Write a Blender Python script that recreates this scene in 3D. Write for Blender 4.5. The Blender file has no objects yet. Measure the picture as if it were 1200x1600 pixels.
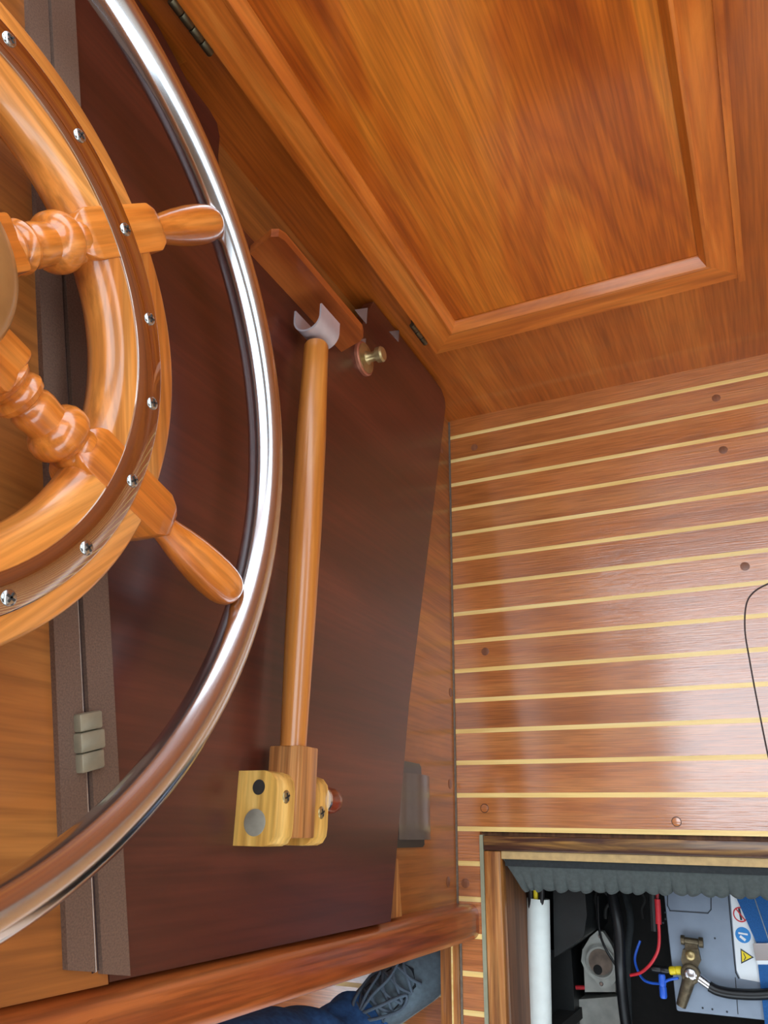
import bpy, bmesh, math, random
from mathutils import Vector, Matrix
random.seed(7)
sc = bpy.context.scene
COL = sc.collection
PI = math.pi
# ------------------------------------------------------------------ camera, sky, exposure
CAM = Vector((0.574279, -0.841533, 1.504753)); FPX = 1211.186
AX = Vector((0.900252, 0.015753, -0.435083)); AZ = Vector((-0.408248, 0.377743, -0.831050))
# camera right and forward in world axes (x off the bulkhead, y to the cupboard wall, z up)
right = Vector(AX).normalized(); fwd = Vector(AZ); fwd = (fwd - right * fwd.dot(right)).normalized(); down = fwd.cross(right)
cd = bpy.data.cameras.new('camera'); co = bpy.data.objects.new('camera', cd); COL.objects.link(co)
R = Matrix((right, -down, -fwd)).transposed()
co.matrix_world = Matrix.Translation(CAM) @ R.to_4x4()
cd.sensor_fit = 'VERTICAL'; cd.sensor_height = 24.0; cd.lens = FPX / 1600 * 24.0; cd.clip_start = .01
sc.camera = co
W = bpy.data.worlds.new('overcast_sky'); sc.world = W; W.use_nodes = True
WN, WL = W.node_tree.nodes, W.node_tree.links
bg = WN['Background']; wt = WN.new('ShaderNodeTexCoord'); wsx = WN.new('ShaderNodeSeparateXYZ'); wcr = WN.new('ShaderNodeValToRGB')
WL.new(wt.outputs['Generated'], wsx.inputs[0]); WL.new(wsx.outputs['Z'], wcr.inputs[0]); WL.new(wcr.outputs[0], bg.inputs[0])
wcr.color_ramp.elements[0].position = 0.0; wcr.color_ramp.elements[0].color = (.07, .085, .08, 1)
wcr.color_ramp.elements[1].position = .02; wcr.color_ramp.elements[1].color = (.78, .90, 1.0, 1)
bg.inputs[1].default_value = 5.0
sc.view_settings.view_transform = 'Standard'; sc.view_settings.look = 'None'; sc.view_settings.gamma = 1
sc.view_settings.use_curve_mapping = False; sc.view_settings.exposure = 0.0

def ray(u, v): return right * ((u - 600) / FPX) + down * ((v - 800) / FPX) + fwd
def on_x(u, v, x): d = ray(u, v); return CAM + d * ((x - CAM.x) / d.x)
def on_y(u, v, y): d = ray(u, v); return CAM + d * ((y - CAM.y) / d.y)
def on_z(u, v, z): d = ray(u, v); return CAM + d * ((z - CAM.z) / d.z)

# ------------------------------------------------------------------ materials
def lin(c): return tuple(((x / 255) / 12.92 if x / 255 <= .04045 else ((x / 255 + .055) / 1.055) ** 2.4) for x in c) + (1,)
MATS = {}
def base_mat(name):
    m = bpy.data.materials.new(name); m.use_nodes = True; MATS[name] = m
    return m, m.node_tree.nodes, m.node_tree.links, m.node_tree.nodes['Principled BSDF']
def plain(name, rgb, rough=.5, metal=0, coat=0, var=.12, nscale=60, bump=0, coat_rough=.1):
    m, N, L, P = base_mat(name)
    tc = N.new('ShaderNodeTexCoord'); no = N.new('ShaderNodeTexNoise'); no.inputs['Scale'].default_value = nscale; no.inputs['Detail'].default_value = 5
    L.new(tc.outputs['Object'], no.inputs['Vector'])
    cr = N.new('ShaderNodeValToRGB'); c = lin(rgb)
    cr.color_ramp.elements[0].position = .3; cr.color_ramp.elements[1].position = .7
    cr.color_ramp.elements[0].color = tuple(x * (1 - var) for x in c[:3]) + (1,); cr.color_ramp.elements[1].color = tuple(min(1, x * (1 + var)) for x in c[:3]) + (1,)
    L.new(no.outputs['Fac'], cr.inputs[0]); L.new(cr.outputs[0], P.inputs['Base Color'])
    P.inputs['Roughness'].default_value = rough; P.inputs['Metallic'].default_value = metal
    P.inputs['Coat Weight'].default_value = coat; P.inputs['Coat Roughness'].default_value = coat_rough
    if bump:
        b = N.new('ShaderNodeBump'); b.inputs['Strength'].default_value = bump; b.inputs['Distance'].default_value = .001
        L.new(no.outputs['Fac'], b.inputs['Height']); L.new(b.outputs[0], P.inputs['Normal'])
    return m
def wood(name, dark, mid, light, axis='Z', across=9, along=.7, pore=150, porek=.35, rough=.35, coat=.5, coat_rough=.12, bump=.12, rnd=.12, flame=0, rough_var=0, dist=.8):
    m, N, L, P = base_mat(name)
    tc = N.new('ShaderNodeTexCoord'); oi = N.new('ShaderNodeObjectInfo')
    add = N.new('ShaderNodeVectorMath'); add.operation = 'ADD'
    mul = N.new('ShaderNodeVectorMath'); mul.operation = 'SCALE'; mul.inputs[0].default_value = (7.3, 11.1, 5.7)
    L.new(oi.outputs['Random'], mul.inputs['Scale']); L.new(tc.outputs['Object'], add.inputs[0]); L.new(mul.outputs[0], add.inputs[1])
    def mapped(a, b):
        mp = N.new('ShaderNodeMapping'); s = {'X': (b, a, a), 'Y': (a, b, a), 'Z': (a, a, b)}[axis]
        mp.inputs['Scale'].default_value = s; L.new(add.outputs[0], mp.inputs['Vector']); return mp
    m1 = mapped(across, along)
    n1 = N.new('ShaderNodeTexNoise'); n1.inputs['Scale'].default_value = 1; n1.inputs['Detail'].default_value = 6; n1.inputs['Roughness'].default_value = .6; n1.inputs['Distortion'].default_value = dist
    L.new(m1.outputs[0], n1.inputs['Vector'])
    fac = n1.outputs['Fac']
    if flame:
        m3 = mapped(1.6, .35)
        n3 = N.new('ShaderNodeTexNoise'); n3.inputs['Scale'].default_value = 1.5; n3.inputs['Detail'].default_value = 3; n3.inputs['Distortion'].default_value = .3; L.new(m3.outputs[0], n3.inputs['Vector'])
        def mth(op, a, b=None, c=None):
            q = N.new('ShaderNodeMath'); q.operation = op
            for idx, val in enumerate((a, b, c)):
                if val is None: continue
                if isinstance(val, (int, float)): q.inputs[idx].default_value = val
                else: L.new(val, q.inputs[idx])
            return q.outputs[0]
        field = mth('MULTIPLY_ADD', n1.outputs['Fac'], .55, mth('MULTIPLY', n3.outputs['Fac'], flame))
        l1 = mth('PINGPONG', mth('FRACT', field), .5); l2 = mth('PINGPONG', mth('FRACT', mth('MULTIPLY', field, 4.6)), .5)
        fa = mth('MULTIPLY_ADD', l1, .34, mth('MULTIPLY_ADD', l2, .20, mth('MULTIPLY', n1.outputs['Fac'], .68)))
        mx = N.new('ShaderNodeMath'); mx.operation = 'ADD'; mx.inputs[1].default_value = .02; L.new(fa, mx.inputs[0])
        fac = mx.outputs[0]
    cr = N.new('ShaderNodeValToRGB'); e = cr.color_ramp.elements
    e[0].position = .30; e[0].color = lin(dark); e[1].position = .72; e[1].color = lin(light); q = e.new(.5); q.color = lin(mid)
    L.new(fac, cr.inputs[0])
    m2 = mapped(pore, pore * .035)
    n2 = N.new('ShaderNodeTexNoise'); n2.inputs['Scale'].default_value = 1; n2.inputs['Detail'].default_value = 3; L.new(m2.outputs[0], n2.inputs['Vector'])
    r2 = N.new('ShaderNodeMapRange'); r2.inputs['From Min'].default_value = .35; r2.inputs['From Max'].default_value = .62; r2.inputs['To Min'].default_value = 1 - porek; r2.inputs['To Max'].default_value = 1.0 + porek * .35
    L.new(n2.outputs['Fac'], r2.inputs['Value'])
    rv = N.new('ShaderNodeMapRange'); rv.inputs['To Min'].default_value = 1 - rnd; rv.inputs['To Max'].default_value = 1 + rnd; L.new(oi.outputs['Random'], rv.inputs['Value'])
    mm = N.new('ShaderNodeMath'); mm.operation = 'MULTIPLY'; L.new(r2.outputs[0], mm.inputs[0]); L.new(rv.outputs[0], mm.inputs[1])
    sc_ = N.new('ShaderNodeVectorMath'); sc_.operation = 'SCALE'; L.new(cr.outputs[0], sc_.inputs[0]); L.new(mm.outputs[0], sc_.inputs['Scale'])
    L.new(sc_.outputs[0], P.inputs['Base Color'])
    P.inputs['Roughness'].default_value = rough; P.inputs['Coat Weight'].default_value = coat; P.inputs['Coat Roughness'].default_value = coat_rough
    if rough_var:
        rr = N.new('ShaderNodeMapRange'); rr.inputs['To Min'].default_value = rough - rough_var; rr.inputs['To Max'].default_value = rough + rough_var; L.new(n2.outputs['Fac'], rr.inputs['Value']); L.new(rr.outputs[0], P.inputs['Roughness'])
    if bump:
        b = N.new('ShaderNodeBump'); b.inputs['Strength'].default_value = bump; b.inputs['Distance'].default_value = .0006
        L.new(n2.outputs['Fac'], b.inputs['Height']); L.new(b.outputs[0], P.inputs['Normal'])
        if coat and rough_var: L.new(b.outputs[0], P.inputs['Coat Normal'])
    return m
teak_v = wood('teak_door_panel', (152, 66, 10), (188, 93, 18), (216, 126, 36), 'Z', across=11, along=.7, flame=6.0, porek=.26, pore=240, rough=.34, coat=.55, bump=.10, rnd=.03)
teak_fz = wood('teak_frame_upright', (158, 74, 20), (192, 100, 30), (212, 124, 48), 'Z', across=22, along=3, porek=.22, rough=.36, coat=.4, rnd=.05)
teak_fx = wood('teak_frame_level', (160, 76, 22), (194, 104, 34), (214, 128, 52), 'X', across=22, along=3, porek=.22, rough=.36, coat=.4, rnd=.05)
teak_wall = wood('teak_wall', (132, 62, 16), (166, 84, 24), (188, 106, 36), 'Z', across=9, along=.8, porek=.25, pore=220, rough=.36, coat=.5, rnd=.02)
teak_bulk = wood('teak_bulkhead', (124, 68, 24), (160, 92, 36), (184, 118, 54), 'Z', across=8, along=1.0, porek=.26, rough=.42, coat=.3, rnd=.02)
mahog = wood('dark_mahogany', (56, 19, 10), (75, 28, 16), (97, 42, 27), 'Z', across=7, along=1.0, porek=.22, pore=130, rough=.42, coat=.5, coat_rough=.26, bump=.12, rnd=.02)
fin_w = wood('mahogany_fin', (132, 58, 20), (162, 80, 30), (182, 98, 42), 'Z', across=20, along=2, porek=.15, rough=.35, coat=.5)
floor_w = wood('floor_teak', (162, 92, 40), (188, 110, 52), (204, 130, 68), 'X', across=22, along=1.2, porek=.26, pore=420, rough=.42, coat=1.0, coat_rough=.11, bump=.45, rnd=.08, rough_var=.10)
floor_w.node_tree.nodes['Principled BSDF'].inputs['Coat IOR'].default_value = 1.95
holly = wood('holly_inlay', (232, 190, 108), (246, 210, 132), (252, 224, 156), 'X', across=60, along=3, porek=.08, rough=.4, coat=.3, coat_rough=.2, rnd=.04)
plug_w = wood('plug_teak', (118, 70, 46), (134, 82, 54), (148, 94, 64), 'Y', across=90, along=20, porek=.15, rough=.45, coat=.3, rnd=.15)
plug_dark = plain('plug_outline', (50, 26, 18), .6)
post_w = wood('post_mahogany', (120, 52, 18), (150, 72, 30), (176, 96, 44), 'Z', across=26, along=2, porek=.35, pore=200, rough=.34, coat=.5, bump=.2, rnd=.02)
sill_w = wood('worn_sill_wood', (120, 66, 26), (168, 104, 48), (206, 146, 80), 'Y', across=60, along=4, porek=.4, rough=.5, coat=.2, rnd=.05)
worn_dark = wood('worn_dark_trim', (58, 34, 26), (86, 52, 38), (190, 140, 70), 'X', across=60, along=4, porek=.4, rough=.4, coat=.4)
wheel_w = wood('wheel_teak', (180, 98, 36), (206, 128, 56), (222, 154, 84), 'Y', across=20, along=1.6, porek=.30, pore=190, rough=.3, coat=.6, coat_rough=.1, rnd=.06)
spoke_w = wood('spoke_teak', (176, 88, 26), (204, 116, 42), (222, 144, 70), 'Z', across=26, along=1.5, porek=.25, pore=220, rough=.28, coat=.7, coat_rough=.08, rnd=.06)
stick_w = wood('stick_ash', (160, 88, 26), (186, 112, 42), (206, 136, 62), 'Y', across=34, along=2, porek=.12, rough=.32, coat=.6, coat_rough=.14, rnd=.02)
oak = wood('oak_cheek', (198, 140, 58), (224, 172, 84), (238, 194, 112), 'Y', across=40, along=4, porek=.25, rough=.42, coat=.3, rnd=.03)
oak_d = wood('oak_tongue', (140, 84, 40), (180, 116, 60), (206, 148, 88), 'Y', across=110, along=2.5, porek=.35, pore=260, rough=.42, coat=.3, rnd=.03)
red_w = wood('red_knob_wood', (80, 24, 12), (110, 40, 22), (130, 54, 30), 'Z', across=30, along=6, rough=.3, coat=.7)
inner_w = wood('bilge_side_wood', (84, 50, 28), (116, 74, 46), (140, 94, 62), 'Y', across=30, along=2, porek=.3, rough=.6, coat=0)
aft_w = wood('cabin_wood', (120, 62, 24), (150, 84, 36), (176, 106, 52), 'Z', across=12, along=.8, rough=.4, coat=.3)
batten_m = plain('brown_batten', (106, 80, 65), .55, var=.26, nscale=600, bump=.3)
steel = plain('polished_steel', (222, 226, 230), .17, metal=1, var=.03, nscale=20)
mirror = plain('mirror_band', (208, 202, 196), .05, metal=1, var=.02, nscale=20)
dull_steel = plain('brushed_steel', (214, 212, 214), .27, metal=1, var=.06)
screw_m = plain('screw_steel', (190, 196, 196), .22, metal=1, var=.05)
slot_m = plain('slot_dark', (44, 40, 36), .6)
brass = plain('aged_brass', (176, 154, 108), .34, metal=.8, var=.12)
bronze = plain('hub_bronze', (182, 138, 82), .40, metal=.6, var=.08, coat=.2)
dark_brass = plain('dark_hinge_brass', (92, 84, 64), .4, metal=.9, var=.2)
copper = plain('copper_rim', (176, 112, 86), .4, metal=.6, var=.1)
black_pl = plain('black_plastic', (44, 39, 37), .30, var=.1, coat=.2)
flap_pl = plain('grey_black_plastic', (84, 74, 68), .28, var=.08, coat=.3)
black_cable = plain('black_rubber', (22, 22, 24), .38, var=.2)
black_box = plain('black_sheet', (26, 28, 28), .45, var=.25, nscale=40, bump=.4)
foam = plain('grey_foam', (72, 78, 76), .95, var=.14, nscale=160, bump=.6)
foam_d = plain('dark_foam', (38, 42, 44), .9, var=.2, nscale=160, bump=.5)
lip_m = plain('dull_brass_lip', (190, 158, 106), .5, var=.15, nscale=80)
fork_m = plain('fork_alloy', (196, 188, 192), .36, metal=.55, var=.05)
greystrip = plain('grey_green_strip', (150, 150, 124), .6, var=.08)
caulk = plain('grey_caulk', (112, 98, 84), .8, var=.2, nscale=200)
white_pl = plain('white_conduit', (238, 246, 242), .4, var=.03)
dirty_white = plain('dirty_white_plastic', (176, 176, 168), .5, var=.16, nscale=40)
batt_m = plain('battery_grey', (132, 144, 160), .5, var=.06, nscale=30)
seam_m = plain('seam_dark', (40, 46, 54), .6)
lab_m = plain('label_white', (226, 230, 232), .45, var=.02)
red_m = plain('red_plastic', (200, 40, 50), .4, var=.08)
blue_m = plain('blue_print', (40, 130, 200), .5, var=.05)
yel_m = plain('yellow_plastic', (236, 210, 40), .4, var=.05)
blue_conn = plain('blue_plastic', (40, 96, 210), .4, var=.08)
strap_m = plain('blue_webbing', (14, 84, 146), .75, var=.25, nscale=500, bump=.6)
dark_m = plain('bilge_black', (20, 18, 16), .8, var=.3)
lead = plain('corroded_terminal', (104, 92, 72), .5, metal=.7, var=.35, nscale=120, bump=.4)
denim = plain('blue_denim', (46, 94, 154), .85, var=.3, nscale=90, bump=.6)
shoe_m = plain('grey_canvas', (92, 108, 118), .85, var=.16, nscale=120, bump=.4)
lace_m = plain('grey_lace', (82, 96, 110), .85, var=.15, nscale=300)
sole_m = plain('shoe_sole', (150, 154, 150), .7)
sock_m = plain('dark_lining', (18, 24, 32), .9)
cream = plain('cream_paint', (218, 206, 190), .5, var=.03)
white_paint = plain('warm_headliner', (170, 138, 100), .6, var=.03)
glass, N_, L_, P_ = base_mat('window_glass'); P_.inputs['Transmission Weight'].default_value = 1; P_.inputs['Roughness'].default_value = 0; P_.inputs['IOR'].default_value = 1.02

# ------------------------------------------------------------------ mesh helpers (world coordinates in, local to the parent out)
def wloc(o):
    v = Vector((0, 0, 0))
    while o: v += o.location; o = o.parent
    return v
def finish(name, bm, mat, parent=None, smooth=False, origin=None):
    me = bpy.data.meshes.new(name)
    off = wloc(parent) if parent else Vector((0, 0, 0))
    org = Vector(origin) if origin is not None else off
    bmesh.ops.translate(bm, verts=bm.verts, vec=-org)
    bmesh.ops.recalc_face_normals(bm, faces=bm.faces)
    bm.to_mesh(me); bm.free()
    if smooth:
        for p in me.polygons: p.use_smooth = True
        if smooth == 'auto':
            me.set_sharp_from_angle(angle=math.radians(38))
    o = bpy.data.objects.new(name, me); COL.objects.link(o)
    if mat: me.materials.append(mat)
    if parent: o.parent = parent
    o.location = org - off
    return o
def tag(o, label=None, cat=None, group=None, kind=None):
    if label: o['label'] = label
    if cat: o['category'] = cat
    if group: o['group'] = group
    if kind: o['kind'] = kind
    return o
def thing(name, loc, label, cat, group=None, kind=None):
    o = bpy.data.objects.new(name, None); COL.objects.link(o); o.location = loc; o.empty_display_size = .02
    return tag(o, label, cat, group, kind)
def add_hexa(bm, c):   # 8 corners: bottom ring 4, top ring 4
    v = [bm.verts.new(p) for p in c]
    for f in ((3, 2, 1, 0), (4, 5, 6, 7), (0, 1, 5, 4), (1, 2, 6, 5), (2, 3, 7, 6), (3, 0, 4, 7)): bm.faces.new([v[i] for i in f])
def add_box(bm, a, b):
    x0, y0, z0 = a; x1, y1, z1 = b
    add_hexa(bm, [(x0, y0, z0), (x1, y0, z0), (x1, y1, z0), (x0, y1, z0), (x0, y0, z1), (x1, y0, z1), (x1, y1, z1), (x0, y1, z1)])
def bevel(bm, w, seg=2):
    bmesh.ops.bevel(bm, geom=list(bm.edges), offset=w, segments=seg, profile=.5, affect='EDGES', clamp_overlap=True)
def box(name, a, b, mat, parent=None, bev=0, seg=2, smooth=False, origin=None):
    bm = bmesh.new(); add_box(bm, a, b)
    if bev: bevel(bm, bev, seg)
    return finish(name, bm, mat, parent, 'auto' if (bev and smooth is False) else smooth, origin)
def add_prism(bm, pts, vec):
    vec = Vector(vec); a = [bm.verts.new(p) for p in pts]; b = [bm.verts.new(Vector(p) + vec) for p in pts]; n = len(pts)
    bm.faces.new(a); bm.faces.new(b[::-1])
    for i in range(n): bm.faces.new((a[i], a[(i + 1) % n], b[(i + 1) % n], b[i]))
def prism(name, pts, vec, mat, parent=None, bev=0, smooth=False, seg=2):
    bm = bmesh.new(); add_prism(bm, pts, vec)
    if bev:
        es = [e for e in bm.edges if len(e.link_faces) == 2 and e.calc_face_angle(0) > .6]
        bmesh.ops.bevel(bm, geom=es, offset=bev, segments=seg, profile=.5, affect='EDGES', clamp_overlap=True); smooth = smooth or 'auto'
    return finish(name, bm, mat, parent, smooth)
def frame_for(d):
    d = Vector(d).normalized(); a = Vector((0, 0, 1)) if abs(d.z) < .9 else Vector((1, 0, 0))
    e1 = a.cross(d).normalized(); return e1, d.cross(e1)
def add_lathe(bm, base, axis, prof, n=24, e1=None):   # prof: (distance along axis, radius)
    axis = Vector(axis).normalized(); base = Vector(base)
    if e1 is None: e1, e2 = frame_for(axis)
    else: e1 = Vector(e1); e2 = axis.cross(e1)
    rings = []
    for t, r in prof:
        rings.append([bm.verts.new(base + axis * t + (e1 * math.cos(2 * PI * i / n) + e2 * math.sin(2 * PI * i / n)) * max(r, 1e-5)) for i in range(n)])
    for a, b in zip(rings, rings[1:]):
        for i in range(n): bm.faces.new((a[i], a[(i + 1) % n], b[(i + 1) % n], b[i]))
    bm.faces.new(rings[0][::-1]); bm.faces.new(rings[-1])
def lathe(name, base, axis, prof, mat, parent=None, n=24, smooth='auto'):
    bm = bmesh.new(); add_lathe(bm, base, axis, prof, n); return finish(name, bm, mat, parent, smooth)
def add_tube(bm, pts, rad, n=12):
    P = [Vector(p) for p in pts]; R_ = rad if isinstance(rad, (list, tuple)) else [rad] * len(P)
    rings = []; e1 = None
    for i, p in enumerate(P):
        d = (P[min(i + 1, len(P) - 1)] - P[max(i - 1, 0)]).normalized()
        if e1 is None: e1, e2 = frame_for(d)
        else: e1 = (e1 - d * e1.dot(d)).normalized(); e2 = d.cross(e1)
        rings.append([bm.verts.new(p + (e1 * math.cos(2 * PI * k / n) + e2 * math.sin(2 * PI * k / n)) * R_[i]) for k in range(n)])
    for a, b in zip(rings, rings[1:]):
        for k in range(n): bm.faces.new((a[k], a[(k + 1) % n], b[(k + 1) % n], b[k]))
    bm.faces.new(rings[0][::-1]); bm.faces.new(rings[-1])
def spline(pts, m=8):
    P = [Vector(p) for p in pts]; out = []
    for i in range(len(P) - 1):
        p0, p1, p2, p3 = P[max(i - 1, 0)], P[i], P[i + 1], P[min(i + 2, len(P) - 1)]
        for k in range(m):
            t = k / m
            out.append(.5 * ((2 * p1) + (p2 - p0) * t + (2 * p0 - 5 * p1 + 4 * p2 - p3) * t * t + (3 * p1 - p0 - 3 * p2 + p3) * t ** 3))
    out.append(P[-1]); return out
def tube(name, pts, rad, mat, parent=None, n=12, m=8):
    bm = bmesh.new(); add_tube(bm, spline(pts, m) if m else pts, rad, n); return finish(name, bm, mat, parent, 'auto')
def screw(name, c, nrm, r, parent, mat=None, ang=.4):
    s = lathe(name, Vector(c), nrm, [(-.002, r), (.0004, r), (.0010, r * .92), (.0017, r * .6), (.0020, r * .1)], mat or screw_m, parent, 16, True)
    e1, e2 = frame_for(nrm); n = Vector(nrm).normalized(); bm = bmesh.new()
    for k in (0, 1):
        a = e1 * math.cos(ang + k * PI / 2) + e2 * math.sin(ang + k * PI / 2); b = n.cross(a); c0 = Vector(c) + n * .0008
        add_hexa(bm, [c0 + a * sa * r * .62 + b * sb * r * .13 + n * h for h in (0, .0016) for sa, sb in ((-1, -1), (1, -1), (1, 1), (-1, 1))])
    finish('slot', bm, slot_m, s)
    return s

# ------------------------------------------------------------------ the setting
YW = 0.045           # cupboard wall plane
YP = -0.968          # bulkhead ends here at the corner post
# bulkhead
wf = thing('wall_fore', (0, 0, 0), 'varnished orange wood bulkhead behind the steering wheel', 'wall', kind='structure')
bulk_pts = [(0, YW + .02, -.15), (0, YP - .02, -.15), (0, YP - .02, 1.62), (0, YW + .02, 1.62)]
prism('lower_board', bulk_pts, (-.03, 0, 0), teak_bulk, wf)
# the thicker board above the hinge line
HX = .047
h0 = on_x(62, 0, HX); h1 = on_x(128, 1500, HX)              # middle of the upper batten
hd = (h1 - h0).normalized()
def on_h(p, y): return p + hd * ((y - p.y) / hd.y)
hperp = Vector((0, -hd.z, hd.y)) * (-1 if hd.y < 0 else 1)     # points up
if hperp.z < 0: hperp = -hperp
a = on_h(h0, YW - .004); b = on_h(h0, YP + .003)
prism('upper_board', [(.002, a.y, a.z - .028), (.002, b.y, b.z - .028), (.002, b.y, 1.62), (.002, a.y, 1.62)], (.0445, 0, 0), teak_bulk, wf)
for (u, v) in ((704, 1082), (703, 1225), (700, 1378), (690, 702)):
    p = on_x(u, v, 0); lathe('plug', p, (1, 0, 0), [(-.004, .009), (.0006, .009), (.0008, .0085)], plug_w, wf, 20)
# cupboard wall
ws = thing('wall_side', (.8, YW, 0), 'varnished teak side wall around the cupboard door', 'wall', kind='structure')
bm = bmesh.new(); add_box(bm, (-.03, YW, -.15), (1.9, YW + .03, 1.28)); finish('wall_board', bm, teak_wall, ws); box('header', (-.03, YW, 1.75), (1.9, YW + .03, 2.1), teak_wall, ws)
# floor with one teak plank between each two pale inlay strips
fl = thing('floor', (0, 0, 0), 'teak cabin floor with pale inlaid strips', 'floor', kind='structure')
HX0, HX1, HY0, HY1 = .048, .78, -.851, -1.52               # hatch opening in the floor, trim included
bm = bmesh.new()
for a, b in (((0, HY0, -.05), (1.9, YW, -.012)), ((0, HY1, -.05), (HX0, HY0, -.012)), ((HX1, HY1, -.05), (1.9, HY0, -.012)), ((0, -2.6, -.05), (1.9, HY1, -.012))): add_box(bm, a, b)
finish('subfloor', bm, inner_w, fl)
P_, hw = .06, .0042
planks = {}
def plank(x0, x1, y0, y1, nm, mat, z=0.0, par=None, seed=0):
    return box(nm, (x0, y0, z - .012), (x1, y1, z), mat, par or fl, origin=(x0, (y0 + y1) / 2, z))
for i in range(-1, 43):
    ytop = YW if i == -1 else -i * P_ - hw
    ybot = -(i + 1) * P_ + hw
    yc = -(i + 1) * P_
    if ybot > HY0 or ytop < HY1: segs = [(.0, 1.9)]
    else: segs = [(.0, HX0), (HX1, 1.9)]
    for s in segs: planks.setdefault(i, []).append(plank(s[0], s[1], ybot, ytop, 'plank', floor_w))
    if yc + hw > HY0 and yc - hw < HY0 + .004 or not (HY1 < yc < HY0): segs = [(.0, 1.9)]
    else: segs = [(.0, HX0), (HX1, 1.9)]
    for s in segs: plank(s[0], s[1], yc - hw, yc + hw, 'inlay_strip', holly, .0003)
for (u, v) in ((741, 699), (1119, 622), (1130, 703), (1164, 885), (758, 1018), (757, 1263), (1057, 1284), (727, 1380)):
    p = on_z(u, v, 0); i = min(planks, key=lambda k: abs(-(k + .5) * P_ - p.y)); pk = planks[i][0]
    r = lathe('plug', p, (0, 0, 1), [(-.004, .0082), (.0002, .0082), (.0003, .0078)], plug_dark if (u, v) in ((757, 1263), (1057, 1284)) else plug_w, pk, 20)
    if (u, v) in ((757, 1263), (1057, 1284)): lathe('plug_face', p, (0, 0, 1), [(-.002, .0070), (.0006, .0070), (.0007, .0066)], floor_w, r, 20) if False else lathe('plug', p, (0, 0, 1), [(-.002, .0070), (.0006, .0070), (.0007, .0066)], floor_w, pk, 20)
pts = [on_z(u, v, .0003) for u, v in ((1200, 912), (1178, 925), (1166, 945), (1164, 985), (1171, 1030), (1182, 1090), (1200, 1180))]
pts += [Vector(p + (.0003,)) for p in ((.566, -.775), (.58, -.803), (.61, -.815), (.80, -.816), (1.0, -.815), (1.03, -.803), (1.042, -.775), (1.042, -.60), (1.042, -.463), (1.03, -.435), (1.0, -.423), (.80, -.422))] + [on_z(1200, 912, .0003)]
bm = bmesh.new(); sp = spline(pts, 8)
for p, q in zip(sp, sp[1:]):
    d = (q - p).normalized(); n = Vector((-d.y, d.x, 0)) * .0013
    bm.faces.new([bm.verts.new(c + Vector((0, 0, .0004))) for c in (p - n, q - n, q + n, p + n)])
bmesh.ops.remove_doubles(bm, verts=bm.verts, dist=1e-6)
g = bmesh.ops.extrude_face_region(bm, geom=list(bm.faces)); bmesh.ops.translate(bm, verts=[v for v in g['geom'] if isinstance(v, bmesh.types.BMVert)], vec=(0, 0, -.004))
tag(finish('hatch_seam', bm, plug_dark, fl), 'thin dark curved seam of a second floor hatch')
box('caulk_bead', (0, YP, 0), (.0035, YW - .004, .003), caulk, fl); box('caulk_bead', (.004, -1.8, 0), (.008, -1.03, .0025), caulk, fl)
# corner post, rounded
def rrect(x0, x1, y0, y1, r, corners, n=6):
    out = []
    for k, (cx, cy, sx, sy) in enumerate(((x1, y1, 1, 1), (x0, y1, -1, 1), (x0, y0, -1, -1), (x1, y0, 1, -1))):
        if k in corners:
            for j in range(n + 1):
                t = (k + j / n) * PI / 2; out.append((cx - sx * r + r * math.cos(t), cy - sy * r + r * math.sin(t)))
        else: out.append((cx, cy))
    return out
pr = rrect(-.034, .042, -1.026, YP, .017, (0, 3))
po = prism('trim_1', [(x, y, .0005) for x, y in pr], (0, 0, 1.62), post_w, smooth='auto'); tag(po, 'rounded red-brown wooden corner post ending the bulkhead', 'post', kind='structure')
lathe('plug', (.0418, -.998, on_x(145, 1582, .042).z), (1, 0, 0), [(-.004, .0095), (.0006, .0095)], fin_w, po, 20)
# doorway sill and the lower floor beyond it
sl = thing('trim_2', (-.02, -1.2, 0), 'worn wooden door sill beside the hatch', 'trim', kind='structure')
box('sill_board', (-.034, -1.9, -.14), (.003, -1.027, .004), sill_w, sl, .003)
box('sill_edge', (-.0115, -1.9, .004), (-.0085, -1.03, .0055), holly, sl)
f2 = thing('floor_2', (-.5, -1.3, -.125), 'lower striped floor seen through the doorway', 'floor', kind='structure')
for i in range(14):
    y = -.9 - i * P_
    plank(-1.3, -.036, y - P_ + hw, y - hw, 'plank', floor_w, -.125, f2); plank(-1.3, -.036, y - hw, y + hw, 'inlay_strip', holly, -.1247, f2)
box('bearer', (-.30, -1.085, -.1245), (-.27, -.95, .03), mahog, f2); box('step_riser', (-.42, -1.075, -.1245), (-.30, -1.045, -.03), floor_w, f2)
# the rest of the cabin: side walls, window bands, white headliner with an open roof hatch
wo = thing('wall_aft', (.9, -2.6, 0), 'wooden cabin wall with windows behind the viewer', 'wall', kind='structure')
box('wall_board', (-1.4, -2.63, -.15), (1.93, -2.6, .70), aft_w, wo); box('header', (-1.4, -2.63, 1.85), (1.93, -2.6, 2.1), cream, wo)
wr = thing('wall_right', (1.9, -1.2, 0), 'unseen cream cabin wall opposite the steering wheel, pale for fill light', 'wall', kind='structure')
box('wall_board', (1.9, -2.6, -.15), (1.93, YW, 1.30), cream, wr); box('header', (1.9, -2.6, 1.80), (1.93, YW, 2.1), cream, wr)  # unseen wall, made cream to add fill and brighten the steel rim's reflections
wl = thing('wall_left', (-1.3, -1.7, 0), 'wooden wall of the compartment beyond the doorway', 'wall', kind='structure')
box('wall_board', (-1.33, -2.6, -.15), (-1.3, -.95, 1.6), aft_w, wl); box('partition', (-1.3, -.95, -.15), (-.03, -.92, 1.6), aft_w, wl)
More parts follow.
